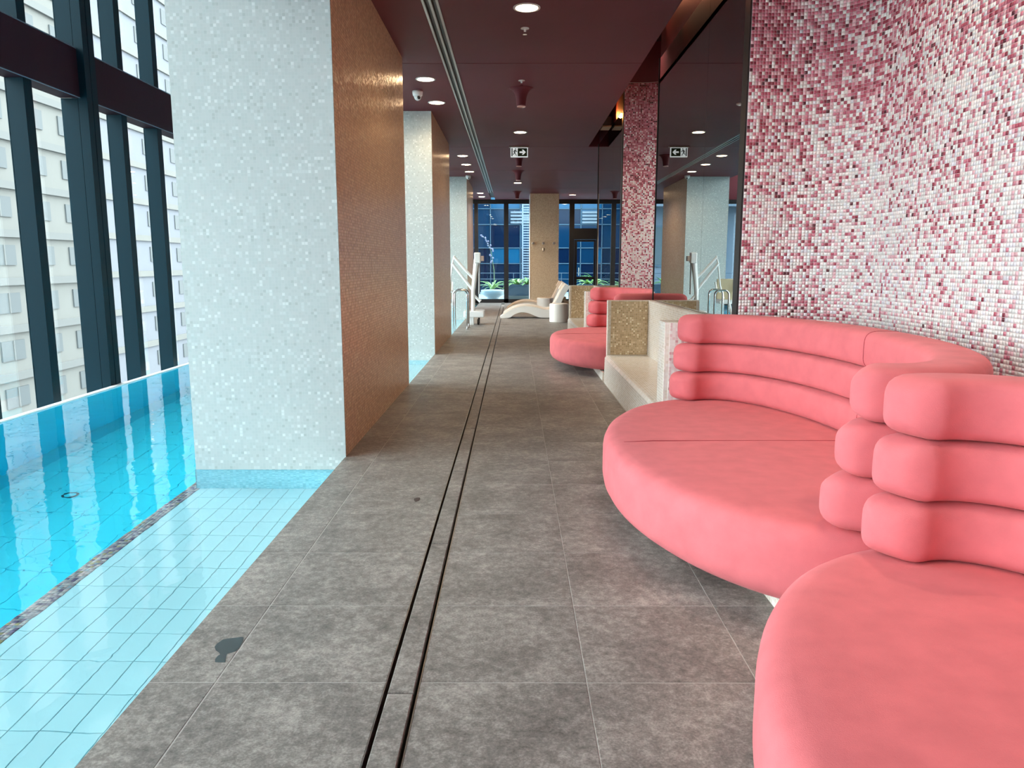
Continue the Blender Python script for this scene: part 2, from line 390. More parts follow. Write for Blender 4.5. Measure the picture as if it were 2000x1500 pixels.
for k in range(-23, 71):
    y = -2.0 + 0.50*k + 0.3
    for j in range(10):
        x = -2.478 - 0.252*(j+1)
        if x < -4.995: continue
        if 2.2 < y < 11.0: inst(dtile, 'pool_tile', (x+0.002, y+0.002, -2.108), basin)
        elif YB < y < YE-0.6: dfar.box((x+0.002, x+0.250), (y+0.002, y+0.498), (-2.108, -2.098))
do = dfar.build('pool_tile_field', pool_deep, basin); do['kind'] = 'stuff'

def colour_tiles(name, quads, cols_, mat, parent):
    """quads: (n,8,3) raised tiles (4 base + 4 top corners); one colour for each tile"""
    n = len(quads); v = quads.reshape(-1, 3)
    base = np.array([(4, 5, 6, 7), (0, 1, 5, 4), (1, 2, 6, 5), (2, 3, 7, 6), (3, 0, 4, 7)])
    f = (np.arange(n)[:, None, None]*8 + base[None]).reshape(-1, 4)
    me = bpy.data.meshes.new(name)
    me.vertices.add(len(v)); me.vertices.foreach_set('co', v.astype(np.float32).ravel())
    me.loops.add(len(f)*4); me.loops.foreach_set('vertex_index', f.astype(np.int32).ravel())
    me.polygons.add(len(f)); me.polygons.foreach_set('loop_start', np.arange(0, len(f)*4, 4, dtype=np.int32))
    me.polygons.foreach_set('loop_total', np.full(len(f), 4, dtype=np.int32))
    me.update(calc_edges=True); me.validate()
    a = me.attributes.new('tile_colour', 'FLOAT_COLOR', 'FACE')
    cc = np.ones((len(f), 4), np.float32); cc[:, :3] = np.repeat(cols_, 5, axis=0); a.data.foreach_set('color', cc.ravel())
    me.materials.append(mat)
    o = put(bpy.data.objects.new(name, me), parent); o['kind'] = 'stuff'; return o
# iridescent strip on the ledge edge
ys = np.arange(YB, YE-0.1, 0.0228); q = []; cc = []
pal = np.array([(0.42, 0.38, 0.40), (0.30, 0.24, 0.30), (0.55, 0.52, 0.50), (0.18, 0.13, 0.22), (0.50, 0.42, 0.22), (0.35, 0.42, 0.46), (0.62, 0.50, 0.48)])
for y in ys:
    for j in range(4):
        x0 = -2.469 + 0.0228*j; z = -0.600
        b = [(x0, y, z), (x0+0.0212, y, z), (x0+0.0212, y+0.0212, z), (x0, y+0.0212, z)]
        q.append(b + [(p[0], p[1], z+0.010) for p in b]); cc.append(pal[random.choices(range(7), (5, 3, 4, 1.2, 1, 2, 2))[0]]*random.uniform(0.75, 1.15))
colour_tiles('nosing_mosaic', np.array(q), np.array(cc), strip_tile, basin)
# water, overflow edge, floor inlet
wv = skind(mesh('water', [(-5.01, YB, ZW), (-1.272, YB, ZW), (-1.272, YE, ZW), (-5.01, YE, ZW)], [(0, 1, 2, 3)], water_m), 'clear still water filling the pool', 'water')
skind(box('trim_1', (-5.075, -5.005), (YB, YE), (-0.20, -0.083), white_gloss), 'thin white overflow edge at the far side of the pool', 'edge')
inl = thing('pool_inlet', 'small round inlet cover on the pool floor', 'inlet', (-4.07, 6.70, -2.098))
MB().lathe([(0.075, 0), (0.075, 0.008), (0.058, 0.010), (0.056, 0.004), (0.0, 0.004)], (-4.07, 6.70, -2.098), 20).build('ring', pbr('inlet_teal', (0.0, 0.10, 0.14), 0.4), inl)
MB().lathe([(0.05, 0.004), (0.05, 0.009), (0, 0.010)], (-4.07, 6.70, -2.098), 16).build('disc', pool_deep, inl)

# ================================================================== COLUMNS on the pool side
def column(name, y0, y1, label):
    c = struct(name, label, 'column', (-1.84, y0, 0))
    box('mosaic_body', (-2.40, -1.272), (y0, y1), (-2.1, 6.2), white_mosaic, c)
    MB().box((-2.404, -1.272), (y0-0.004, y0), (-0.60, ZW-0.002)).box((-2.404, -2.40), (y0-0.004, y1), (-2.1, ZW-0.002)).build('cyan_lit_skin', cyan_lit_mosaic, c)  # added skin below the waterline, coloured as white mosaic in cyan pool light
    box('copper_cladding', (-1.272, -1.264), (y0+0.012, y1), (0.0, ZC), copper_mosaic, c)
    box('corner_bead', (-1.272, -1.262), (y0-0.002, y0+0.012), (-0.15, ZC), white_mosaic, c)
    return c
column('pillar_1', 5.55, 9.066, 'broad column nearest the camera, white mosaic front and copper side')
column('pillar_2', 12.11, 15.375, 'second white and copper mosaic column along the pool')
column('pillar_3', 20.96, 24.2, 'third white and copper mosaic column, behind the pool lift')
tc = struct('pillar_4', 'tan mosaic column in front of the end glazing', 'column', (1.04, 26, 0))
box('mosaic_body', (0.562, 1.517), (25.93, 27.0), (0, ZC), tan_mosaic, tc)
box('corner_bead', (0.548, 0.562), (25.925, 27.0), (0, ZC), cream_white, tc)
sh = thing('shower_controls', 'three small brass knobs and a spout on the tan column', 'shower fitting', (1.0, 25.92, 2.1))
for xx in (0.66, 1.0, 1.36):
    MB().tube([(xx, 25.93, 2.12), (xx, 25.88, 2.12), (xx, 25.86, 2.12)], [0.045, 0.045, 0.03], 10).build('knob', alu, sh)
MB().tube([(1.0, 25.93, 1.93), (1.0, 25.86, 1.93), (1.0, 25.82, 1.86)], [0.05, 0.03, 0.03], 10).build('spout', alu, sh)

# ================================================================== GLAZED FACADE over the pool
win = struct('window_1', 'tall glazed facade with dark fins and a deep dark transom', 'window', (-5.4, 8.0, -0.5))
fins = [8.426 + 1.02*k for k in range(-15, 19)]
for k, y in enumerate(fins):
    deep = (k-15) % 4 == 1
    if y > YE: break
    for z0, z1 in ((-0.5, 3.39), (3.955, 6.2)):
        box('mullion', (-5.40, -5.20), (y, y+0.145), (z0, z1), fin_metal, win)
    if deep:
        box('deep_mullion', (-5.195, -5.085), (y, y+0.115), (-0.5, 6.2), fin_metal, win)
        box('deep_mullion', (-5.195, -5.085), (y+0.127, y+0.245), (-0.5, 6.2), fin_metal, win)
    yn = fins[k+1] if k+1 < len(fins) else YE
    if y > YB-1:
        for z0, z1 in ((-0.5, 3.39), (3.955, 6.2)):
            box('pane', (-5.395, -5.385), (y+0.145, yn), (z0, z1), glass_clear, win)
for k in range(-4, 5):   # transom between the deep mullions
    ya = 9.446 + 4.08*k + 0.246; yb = ya + 4.08 - 0.252
    box('transom', (-5.40, -5.165), (ya, yb), (3.39, 3.955), beam_metal, win)
    box('transom_bead', (-5.175, -5.160), (ya, yb), (3.945, 3.957), line_metal, win)
    box('transom_bead', (-5.175, -5.160), (ya, yb), (3.388, 3.396), line_metal, win)
skind(box('wall_left', (-5.40, -5.08), (YB, YE), (-2.3, -0.5), plum_dark), 'dark upstand below the glazed facade', 'wall')

# ================================================================== CEILING
ceil = struct('ceiling', 'dark plum panelled ceiling of the corridor', 'ceiling', (0, 8, ZC))
ys_ = [YB, -3.1, 2.92, 9.32, 15.73, 19.6, 24.2, YE]
for a, b in zip(ys_[:-1], ys_[1:]):
    xr = 1.5 if a < 15.7 else 6.0
    for x0, x1 in ((-2.45, -0.822), (-0.672, xr)):
        box('ceiling_panel', (x0, x1), (a+0.005, b-0.005), (ZC, ZC+0.06), plum, ceil, 0.004, 1)
box('upper_deck', (-2.45, 6.0), (15.73, YE), (ZC+0.08, ZC+0.2), plum_dark, ceil)
box('upper_deck', (-2.45, 1.49), (YB, 15.73), (ZC+0.08, ZC+0.2), plum_dark, ceil)
box('fascia', (1.47, 1.50), (YB, 15.73), (ZC+0.005, 4.75), plum, ceil)
box('fascia', (1.50, 1.714), (15.70, 15.73), (ZC+0.005, 4.75), plum, ceil)
box('raised_panel', (1.47, 2.75), (YB, 15.73), (4.75, 4.9), plum_dark, ceil)
box('fascia', (-2.50, -2.45), (YB, YE), (ZC, 6.2), plum, ceil)
box('high_panel', (-5.45, -2.45), (YB, YE), (6.2, 6.4), white_paint, ceil)

df = thing('linear_diffuser', 'long double slot air diffuser running down the plum ceiling', 'air diffuser', (-0.747, 12, ZC))
for x0, x1, mt in ((-0.822, -0.800, alu), (-0.758, -0.736, alu), (-0.694, -0.672, alu)):
    box('rail', (x0, x1), (YB, 25.6), (ZC-0.006, ZC+0.02), mt, df)
box('plenum', (-0.80, -0.694), (YB, 25.6), (ZC+0.03, ZC+0.05), black_metal, df)
box('end_cap', (-0.822, -0.672), (25.6, 25.64), (ZC-0.006, ZC+0.05), alu, df)

# ================================================================== RIGHT SIDE: niches, nooks, mirrors
PINK = np.array([(0.095, 0.018, 0.030), (0.26, 0.035, 0.060), (0.42, 0.085, 0.130), (0.55, 0.185, 0.245), (0.70, 0.42, 0.47), (0.82, 0.76, 0.75), (0.77, 0.79, 0.78), (0.74, 0.74, 0.80)])
def niche_tiles(name, path, z0, z1, parent, pitch=0.0234):
    """path: plan polyline sampled at the tile pitch, normals to the left of travel x up"""
    P = np.array(path); n = len(P)-1; m = int((z1-z0)/pitch)
    q = np.zeros((n*m, 8, 3)); col = np.zeros((n*m, 3)); i = 0
    rnd = RNG.random((n, m)); rn2 = RNG.random((n, m)); tl = (RNG.random((n, m, 2))-0.5)*0.0010
    for a in range(n):
        p, t = P[a], P[a+1]-P[a]; L = np.linalg.norm(t); t = t/L; nn = np.array([t[1], -t[0]])   # towards the room
        g = 0.0011
        s0 = p + t*g; s1 = p + t*(L-g)
        for b in range(m):
            za = z0+b*pitch+g; zb = z0+(b+1)*pitch-g
            h = 0.0016; dx, dz = tl[a, b]
            base = [(*s0, za), (*s1, za), (*s1, zb), (*s0, zb)]
            top = []
            for (cx, cy_, cz), (sx, sz) in zip(base, ((-1, -1), (1, -1), (1, 1), (-1, 1))):
                o = h + sx*dx + sz*dz; top.append((cx+nn[0]*o, cy_+nn[1]*o, cz))
            q[i, :4] = base; q[i, 4:] = top
            z = (za+zb)/2
            nz = noise.noise(Vector((a*pitch*1.1, z*1.0, 3.7)))*0.9 + noise.noise(Vector((a*pitch*3.3, z*3.1, 8.1)))*0.6
            d = 0.25 + 0.22*(z-1.75) + 0.34*nz - 0.15*min(1.0, a*pitch/1.2)
            d = min(0.95, max(0.02, d))          # share of deep tiles
            r = rnd[a, b]; e = rn2[a, b]
            if r < d*0.16: k = 0 if e < 0.45 else 1
            elif r < d*0.55: k = 2 if e < 0.72 else 1
            elif r < d*1.05: k = 3 if e < 0.7 else 2
            elif r < d*1.05 + 0.22: k = 4 if e < 0.75 else 3
            else: k = 5 if e < 0.45 else (6 if e < 0.85 else 7)
            col[i] = PINK[k]*(0.85+0.3*RNG.random()); i += 1
    return colour_tiles(name, q, col, pink_tile, parent)
def niche_path(yf, yn, pitch=0.0234, x0=1.70, xs=2.5, r=0.55):
    pts = [(x0, yf)]
    def line(a, b):
        a, b = np.array(a), np.array(b); L = np.linalg.norm(b-a); n = max(1, round(L/pitch))
        for k in range(1, n+1): pts.append(tuple(a+(b-a)*k/n))
    line((x0, yf), (xs-r, yf))
    n = round(r*PI/2/pitch)
    for k in range(1, n+1):
        a = PI/2 - PI/2*k/n; pts.append((xs-r+r*math.cos(a), yf-r+r*math.sin(a)))
    line((xs, yf-r), (xs, yn))
    return pts
def niche_wall(name, yf, yn, label, tile_to):
    pts = niche_path(yf, yn); root = struct(name, label, 'wall', (2.1, yf, 0))
    outer = [(1.70, yf+0.10)] + [(2.75, yf+0.10), (2.75, yn)]
    poly = [p for p in pts] + list(reversed(outer))
    prism('backing', poly, 'z', 0.0, 4.17, grout_pale, root)
    prism('upper_wall', poly, 'z', 4.17, 4.75, plum, root)
    k = next((i for i, p in enumerate(pts) if p[1] < tile_to), len(pts)-1)
    niche_tiles('mosaic_tiles', pts[:k+1], 0.35, 4.17, root)
    return root
niche_wall('wall_right', 5.75, YB, 'curved wall of pink, rose and white mosaic behind the coral sofas', -0.8)
niche_wall('wall_niche', 12.15, 9.33, 'narrow strip of pink mosaic wall beyond the smoked mirror', 11.0)

def nook(y0, y1, lab):
    """mosaic bench between a side pillar (y0) and a partition (y1)"""
    t = thing('mosaic_bench', lab, 'bench', (1.4, (y0+y1)/2, 0))
    prof = [(1.112, 0.0), (1.635, 0.0), (1.635, 0.335), (1.16, 0.335), (1.135, 0.325), (1.118, 0.30)]
    prism('bench_seat', prof, 'y', y0+0.25, y1, cream_mosaic, t)
    box('back_panel', (1.635, 1.70), (y0+0.25, y1), (0, 1.0), cream_mosaic, t, 0.004)
    box('partition', (1.145, 1.70), (y1+0.006, y1+0.105), (0, 1.0), cream_mosaic, t, 0.004)
    box('gold_panel', (1.185, 1.632), (y1-0.004, y1+0.006), (0.338, 0.99), gold_mosaic, t)
    box('side_pillar', (1.15, 1.70), (y0+0.008, y0+0.25), (0, 1.0), cream_mosaic, t, 0.004)
    box('pillar_facing', (1.19, 1.70), (y0, y0+0.008), (0, 0.995), blush_mosaic, t)
    return t
nook(5.75, 9.225, 'cream and gold mosaic bench nook between the middle and far coral sofas')
nook(12.15, 15.625, 'cream and gold mosaic bench nook beyond the far coral sofa')
def mirror_wall(y0, ym, y1, lab):
    t = thing('wall_mirror', lab, 'mirror', (1.72, (y0+y1)/2, 1.0))
    for a, b in ((y0+0.02, ym-0.002), (ym+0.002, y1-0.02)):
        box('mirror_pane', (1.70, 1.712), (a, b), (1.002, 3.79), mirror, t)
    box('edge_trim', (1.686, 1.699), (y0-0.104, y0+0.02), (1.002, 4.17), black_metal, t)
    for a, b in ((y0, y0+0.02), (y1-0.02, y1)):
        box('edge_trim', (1.692, 1.715), (a, b), (1.002, 3.80), black_metal, t)
    return t
mirror_wall(5.855, 6.98, 9.31, 'tall smoked mirror above the nearer bench nook, reflecting the hall')
mirror_wall(12.255, 13.4, 15.70, 'tall smoked mirror above the farther bench nook')
skind(box('wall_core', (1.715, 2.75), (5.855, 9.32), (0, 4.75), plum), 'plum core wall carrying the nearer mirror', 'wall')
skind(box('wall_core', (1.715, 2.75), (12.255, 15.73), (0, 4.75), plum), 'plum core wall carrying the farther mirror', 'wall')
skind(box('wall_east', (6.0, 6.15), (15.73, YE), (0, ZC), plum), 'plum side wall at the wide far end of the hall', 'wall')
skind(box('wall_return', (2.75, 6.15), (15.58, 15.73), (0, ZC), plum), 'plum return wall where the hall widens', 'wall')
skind(box('wall_end', (-5.45, -2.45), (YE, YE+0.1), (ZC, 6.2), plum), 'plum panel above the end glazing over the pool', 'wall')
skind(box('wall_back', (-5.4, 2.75), (YB-0.15, YB), (-0.1, 6.2), pbr('back_wall_paint', (0.30, 0.27, 0.26), 0.8)), 'pale wall closing the hall behind the sofas', 'wall')
def plinth(y0, y1, lab):
    return skind(box('baseboard_right', (1.106, 2.5), (y0, y1), (0, 0.10), cream_mosaic), lab, 'plinth')
plinth(YB, 5.74, 'low white mosaic plinth under the two nearer coral sofas')
plinth(9.335, 12.14, 'low white mosaic plinth under the far coral sofa')

# ================================================================== SOFAS
SA = 0.91
def sofa(cx, cy_, label, SB=1.49, RB=1.52, RA=0.72, EX=0.0):
    t = thing('curved_sofa', label, 'sofa', (cx, cy_, 0.1), 'coral curved sofas along the mosaic wall')
    N = 120
    prof = [(0.30, 0.102), (0.12, 0.104), (0.065, 0.114), (0.028, 0.140), (0.008, 0.175), (0.0, 0.22), (0.0, 0.36), (0.004, 0.390), (0.018, 0.422), (0.045, 0.442), (0.085, 0.451), (0.16, 0.454), (0.30, 0.457), (0.6, 0.459)]
    v = []; f = []
    for d, z in prof:
        for k in range(N):
            a = 2*PI*k/N
            nx, ny = math.cos(a)/SA, math.sin(a)/SB; l = math.hypot(nx, ny)
            if d < 0.35: x = SA*math.cos(a) - d*nx/l; y = SB*math.sin(a) - d*ny/l
            else: x = (SA-d)*math.cos(a); y = (SB-d)*math.sin(a)
            v.append((cx+x, cy_+y, z))
    for i in range(len(prof)-1):
        for k in range(N): f.append((i*N+k, i*N+(k+1) % N, (i+1)*N+(k+1) % N, (i+1)*N+k))
    f.append(tuple(range(N-1, -1, -1))); v.append((cx, cy_, 0.460)); c0 = len(v)-1
    for k in range(N): f.append(((len(prof)-1)*N+k, (len(prof)-1)*N+(k+1) % N, c0))
    seat = mesh('seat', v, f, fabric, t, True)
    MB().tube([(cx-SA+0.10+k*0.08, cy_, 0.4515 + (0.008 if 2 < k else 0.004*k)) for k in range(20)], 0.0022, 6).build('seat_seam', seam_mat, seat)
    # three stacked rolls
    hw, hh, M = 0.118, 0.1042, 28
    for lev in range(3):
        zc = 0.452 + 0.1035 + lev*0.2075
        ra, rb = RA - hw + 0.006*lev, RB - hw - 0.002*lev
        xe = 1.205 + EX + 0.030*lev + (cx-1.43)       # where the front ends stop
        a0 = math.acos(max(-1, min(1, (xe-cx)/ra))); a1 = math.acos(max(-1, min(1, (xe-0.018-0.008*lev-cx)/ra)))
        K = 110; fr = []
        for i in range(K+1):
            a = -a0 + (a0+a1)*i/K; fr.append(a)
        pts = [Vector((cx+ra*math.cos(a), cy_+rb*math.sin(a), zc)) for a in fr]
        s = [0]
        for i in range(K): s.append(s[-1]+(pts[i+1]-pts[i]).length)
        Lt = s[-1]; er = 0.10
        # resample with rounded ends
        ss = [er*(1-math.cos(PI/2*j/8)) for j in range(9)]
        S = ss + [er + (Lt-2*er)*j/90 for j in range(1, 90)] + [Lt-x for x in reversed(ss)]
        v = []; f = []
        for sv in S:
            i = min(K-1, max(0, next((j for j in range(K) if s[j+1] >= sv), K-1)))
            u = (sv-s[i])/(s[i+1]-s[i]); a = fr[i]+(fr[i+1]-fr[i])*u
            p = Vector((cx+ra*math.cos(a), cy_+rb*math.sin(a), zc))
            tn = Vector((-ra*math.sin(a), rb*math.cos(a), 0)).normalized(); nn = Vector((tn.y, -tn.x, 0))
            dd = min(sv, Lt-sv); sh_ = 0.0 if dd >= er else er*(1-math.sqrt(max(0, 1-((er-dd)/er)**2)))
            w_, h_ = hw-sh_, hh-sh_*0.75
            for k in range(M):
                b = 2*PI*k/M; cb, sb = math.cos(b), math.sin(b); e = 0.50
                px = math.copysign(abs(cb)**e, cb)*w_; pz = math.copysign(abs(sb)**e, sb)*h_
                v.append(p + nn*px + Vector((0, 0, pz)))
        for i in range(len(S)-1):
            for k in range(M): f.append((i*M+k, (i+1)*M+k, (i+1)*M+(k+1) % M, i*M+(k+1) % M))
        f.append(tuple(range(M))); f.append(tuple((len(S)-1)*M+k for k in range(M-1, -1, -1)))
        r = mesh('backrest_roll', v, f, fabric, t, True)
        # stitched seam at the middle of the roll
        ring = []
        p = Vector((cx+ra, cy_, zc))
        for k in range(25):
            b = PI*0.40 + PI*1.2*k/24; cb, sb = math.cos(b), math.sin(b)
            ring.append(p + Vector((math.copysign(abs(cb)**0.5, cb)*(hw+0.0006), 0, math.copysign(abs(sb)**0.5, sb)*(hh+0.0006))))
        MB().tube(ring, 0.0016, 5).build('seam', seam_mat, r)
    return t
sofa(1.43, 4.15, 'coral curved sofa in the middle, backed by the pink mosaic wall')
sofa(1.43, 1.10, 'coral curved sofa closest to the camera, cut by the picture edge', SB=1.53, EX=0.045)
sofa(1.43, 10.74, 'far coral curved sofa beyond the gold mosaic partition', 1.38, 1.39)

# ================================================================== CEILING FITTINGS
def lamp(name, loc, power, size, ang, col, parent):
    l = bpy.data.lights.new(name, 'SPOT'); l.energy = power; l.spot_size = ang; l.spot_blend = 0.6; l.shadow_soft_size = size; l.color = col
    o = bpy.data.objects.new(name, l); o.location = loc; put(o, parent); return o
def downlight(x, y, label, z=ZC, r=0.105, power=20, rim=True):
    t = thing('downlight', label, 'ceiling light', (x, y, z), 'recessed downlights')
    MB().lathe([(r+0.02, -0.001), (r+0.02, -0.007), (r, -0.009), (r-0.006, -0.004), (r-0.010, -0.001)], (x, y, z), 28).build('trim_ring', white_paint, t)
    MB().lathe([(r-0.004, -0.006), (r-0.03, -0.010), (0.001, -0.012)], (x, y, z), 28).build('diffuser', warm_glow, t)
    lamp('lamp_light', (x, y, z-0.03), power, 0.08, 1.75 if z > 4 else 2.7, (1.0, 0.80, 0.60) if z > 4 else (1.0, 0.72, 0.44), t)
    return t
dl = [(0.120, 7.36, 'warm downlight in front of the first ceiling joint, above a sprinkler'),
      (0.117, 13.99, 'warm downlight just in front of the exit sign'),
      (0.118, 22.53, 'warm downlight past the exit sign in the middle row'),
      (-1.114, 10.07, 'downlight at the ceiling edge in front of the dome camera'),
      (-1.114, 11.48, 'downlight behind the dome camera, above the second column'),
      (-1.100, 16.96, 'first of three downlights between the second and third columns'),
      (-1.115, 18.42, 'middle one of three downlights between the second and third columns'),
      (-1.117, 19.82, 'last of three downlights, touching the third column'),
      (-1.101, 25.74, 'first of two small downlights before the end glazing'),
      (-1.107, 27.10, 'second of two small downlights, right at the end glazing'),
      (2.0, 26.4, 'small downlight right of the tan column top')]
for x, y, lb in dl: downlight(x, y, lb, power=70 if y > 22 else 20)
downlight(1.75, 3.9, 'downlight in the raised ceiling above the middle coral sofa', z=4.75, power=75)
downlight(1.75, 1.1, 'downlight in the raised ceiling above the closest coral sofa', z=4.75, power=75)
downlight(1.75, 10.5, 'downlight in the raised ceiling above the far coral sofa', z=4.75, power=75)
def horn(x, y, label):
    t = thing('horn_spotlight', label, 'ceiling light', (x, y, ZC), 'flared plum spotlights')
    prof = [(0.165, 0.0), (0.140, -0.010), (0.112, -0.032), (0.090, -0.065), (0.074, -0.11), (0.066, -0.16), (0.063, -0.20), (0.064, -0.225), (0.052, -0.225), (0.050, -0.20)]
    MB().lathe(prof, (x, y, ZC), 28).build('shade', plum, t, True)
    MB().lathe([(0.055, -0.223), (0.058, -0.236), (0.046, -0.238), (0.044, -0.225)], (x, y, ZC), 24).build('rim', pbr('rose_rim', (0.75, 0.5, 0.45), 0.4), t)
    MB().lathe([(0.046, -0.215), (0.03, -0.222), (0.001, -0.224)], (x, y, ZC), 20).build('lens', pbr('spot_lens_glow', (0.9, 0.7, 0.6), 0.4, emit=(1.0, 0.72, 0.55), estr=3.0), t)
    lamp('spot_light', (x, y, ZC-0.25), 10, 0.04, 1.3, (1.0, 0.75, 0.5), t)
horn(0.103, 10.6, 'flared plum spotlight between the two nearer ceiling joints')
horn(0.115, 16.9, 'flared plum spotlight half hidden behind the exit sign')
horn(0.116, 19.7, 'flared plum spotlight on the third ceiling joint')
horn(0.116, 25.2, 'flared plum spotlight farthest down the corridor')
def sprinkler(x, y, label):
    t = thing('sprinkler', label, 'sprinkler', (x, y, ZC), 'ceiling sprinklers')
    MB().lathe([(0.042, 0.0), (0.042, -0.006), (0.014, -0.010), (0.010, -0.035)], (x, y, ZC), 18).build('collar', white_gloss, t)
    MB().lathe([(0.006, -0.034), (0.006, -0.055), (0.022, -0.057), (0.022, -0.060)], (x, y, ZC), 14).build('deflector', chrome, t)
sprinkler(0.112, 7.98, 'small white sprinkler head next to the first downlight')
sprinkler(0.102, 10.15, 'small white sprinkler head in front of the first horn spotlight')
sprinkler(0.118, 21.0, 'small sprinkler head before the last middle downlight')
sm = thing('smoke_detector', 'flat white smoke detector behind the first horn spotlight', 'detector', (0.105, 11.55, ZC))
MB().lathe([(0.052, 0.0), (0.052, -0.012), (0.040, -0.026), (0.02, -0.03)], (0.105, 11.55, ZC), 24).build('housing', white_gloss, sm, True)
MB().lathe([(0.020, -0.029), (0.016, -0.034), (0.002, -0.035)], (0.105, 11.55, ZC), 14).build('sensor_cap', sign_white, sm)
dc = thing('dome_camera', 'small white dome security camera on the ceiling above the second column', 'security camera', (-1.30, 10.75, ZC))
MB().lathe([(0.070, 0.0), (0.072, -0.02), (0.066, -0.055), (0.055, -0.07)], (-1.30, 10.75, ZC), 24).build('housing', white_gloss, dc, True)
MB().lathe([(0.052, -0.065), (0.048, -0.09), (0.034, -0.112), (0.012, -0.124), (0.001, -0.125)], (-1.30, 10.75, ZC), 24).build('lens_dome', white_gloss, dc, True)
MB().lathe([(0.024, 0.0), (0.026, -0.012), (0.014, -0.016)], (0, 0, 0), 16)
MB().tube([(-1.285, 10.72, ZC-0.085), (-1.275, 10.685, ZC-0.10)], 0.020, 12).build('lens', sign_black, dc)
dc2 = thing('dome_camera', 'tiny white dome camera at the top corner of the third column', 'security camera', (-1.2, 20.7, ZC))
MB().lathe([(0.075, 0.0), (0.075, -0.04), (0.05, -0.085), (0.01, -0.10)], (-1.2, 20.7, ZC), 18).build('housing', white_gloss, dc2, True)
MB().tube([(-1.19, 20.66, ZC-0.07), (-1.185, 20.63, ZC-0.08)], 0.018, 10).build('lens', sign_black, dc2)

# exit sign with running figure and arrow
ex = thing('exit_sign', 'green exit sign with running figure and right arrow hanging from the ceiling', 'exit sign', (0.113, 15.6, ZC))
ex_c, ez1, ez0, ey = 0.113, ZC-0.03, ZC-0.215, 15.60
box('top_rail', (ex_c-0.20, ex_c+0.20), (ey-0.02, ey+0.06), (ez1, ZC), alu, ex, 0.003)
box('housing', (ex_c-0.172, ex_c+0.172), (ey, ey+0.04), (ez0, ez1), sign_white, ex, 0.004)
fx0, fx1, fz0, fz1 = ex_c-0.155, ex_c+0.155, ez0+0.018, ez1-0.012
mid = fx0 + 0.40*(fx1-fx0)
pl = box('pictogram_panel', (fx0, mid), (ey-0.003, ey), (fz0, fz1), sign_white, ex)
ga = box('arrow_panel', (mid, fx1), (ey-0.003, ey), (fz0, fz1), green_sign, ex)
box('door_bar', (fx0, fx0+0.022), (ey-0.004, ey-0.003), (fz0, fz1), sign_black, pl)
W, Hh = mid-fx0, fz1-fz0
def fig(pts): return [(fx0+px*W, fz0+pz*Hh) for px, pz in pts]
for nm, pts in (('figure_torso', [(0.50, 0.78), (0.68, 0.80), (0.60, 0.45), (0.42, 0.46)]), ('figure_leg', [(0.42, 0.47), (0.56, 0.48), (0.76, 0.22), (0.84, 0.04), (0.74, 0.04), (0.66, 0.20)]),
                ('figure_leg', [(0.42, 0.47), (0.54, 0.42), (0.40, 0.22), (0.22, 0.20), (0.22, 0.30), (0.36, 0.30)]), ('figure_arm', [(0.64, 0.78), (0.94, 0.58), (0.90, 0.50), (0.62, 0.66)]),
                ('figure_arm', [(0.54, 0.76), (0.34, 0.66), (0.30, 0.48), (0.38, 0.48), (0.42, 0.60), (0.54, 0.66)]),
                ('figure_head', [(0.66+0.09*math.cos(a*PI/5), 0.90+0.08*math.sin(a*PI/5)) for a in range(10)])):
    prism(nm, fig(pts), 'y', ey-0.005, ey-0.003, sign_black, pl)
ax0 = mid+0.035; axw = fx1-mid-0.06; zc_ = (fz0+fz1)/2
prism('arrow', [(ax0, zc_-0.016), (ax0+axw*0.55, zc_-0.016), (ax0+axw*0.38, zc_-0.048), (ax0+axw*0.62, zc_-0.048), (ax0+axw, zc_), (ax0+axw*0.62, zc_+0.048), (ax0+axw*0.38, zc_+0.048), (ax0+axw*0.55, zc_+0.016), (ax0, zc_+0.016)], 'y', ey-0.005, ey-0.003, sign_white, ga)

# wall-washer in the slot beside the ceiling
ws = thing('slot_floodlight', 'black box floodlight with bronze underside at the ceiling slot edge', 'floodlight', (1.60, 13.6, 3.76))
box('housing', (1.52, 1.68), (13.5, 13.85), (3.775, 3.93), black_metal, ws, 0.01)
box('underside', (1.525, 1.675), (13.49, 13.86), (3.755, 3.775), pbr('bronze', (0.30, 0.15, 0.07), 0.6), ws)
box('bracket', (1.68, 1.712), (13.6, 13.72), (3.82, 3.88), black_metal, ws)
lamp('flood_light', (1.60, 13.30, 3.90), 9, 0.04, 2.2, (1.0, 0.36, 0.08), ws).rotation_euler = (-PI*0.55, 0, 0)
ws2 = thing('slot_floodlight', 'small warm floodlight tucked in the slot above the nearer mirror', 'floodlight', (1.60, 9.2, 4.5))
box('housing', (1.54, 1.66), (9.22, 9.32), (4.44, 4.60), black_metal, ws2, 0.008)
box('bracket', (1.66, 1.712), (9.24, 9.30), (4.50, 4.55), black_metal, ws2)
lamp('flood_light', (1.60, 9.19, 4.50), 9, 0.04, 2.2, (1.0, 0.34, 0.18), ws2).rotation_euler = (-PI*0.40, 0, 0)

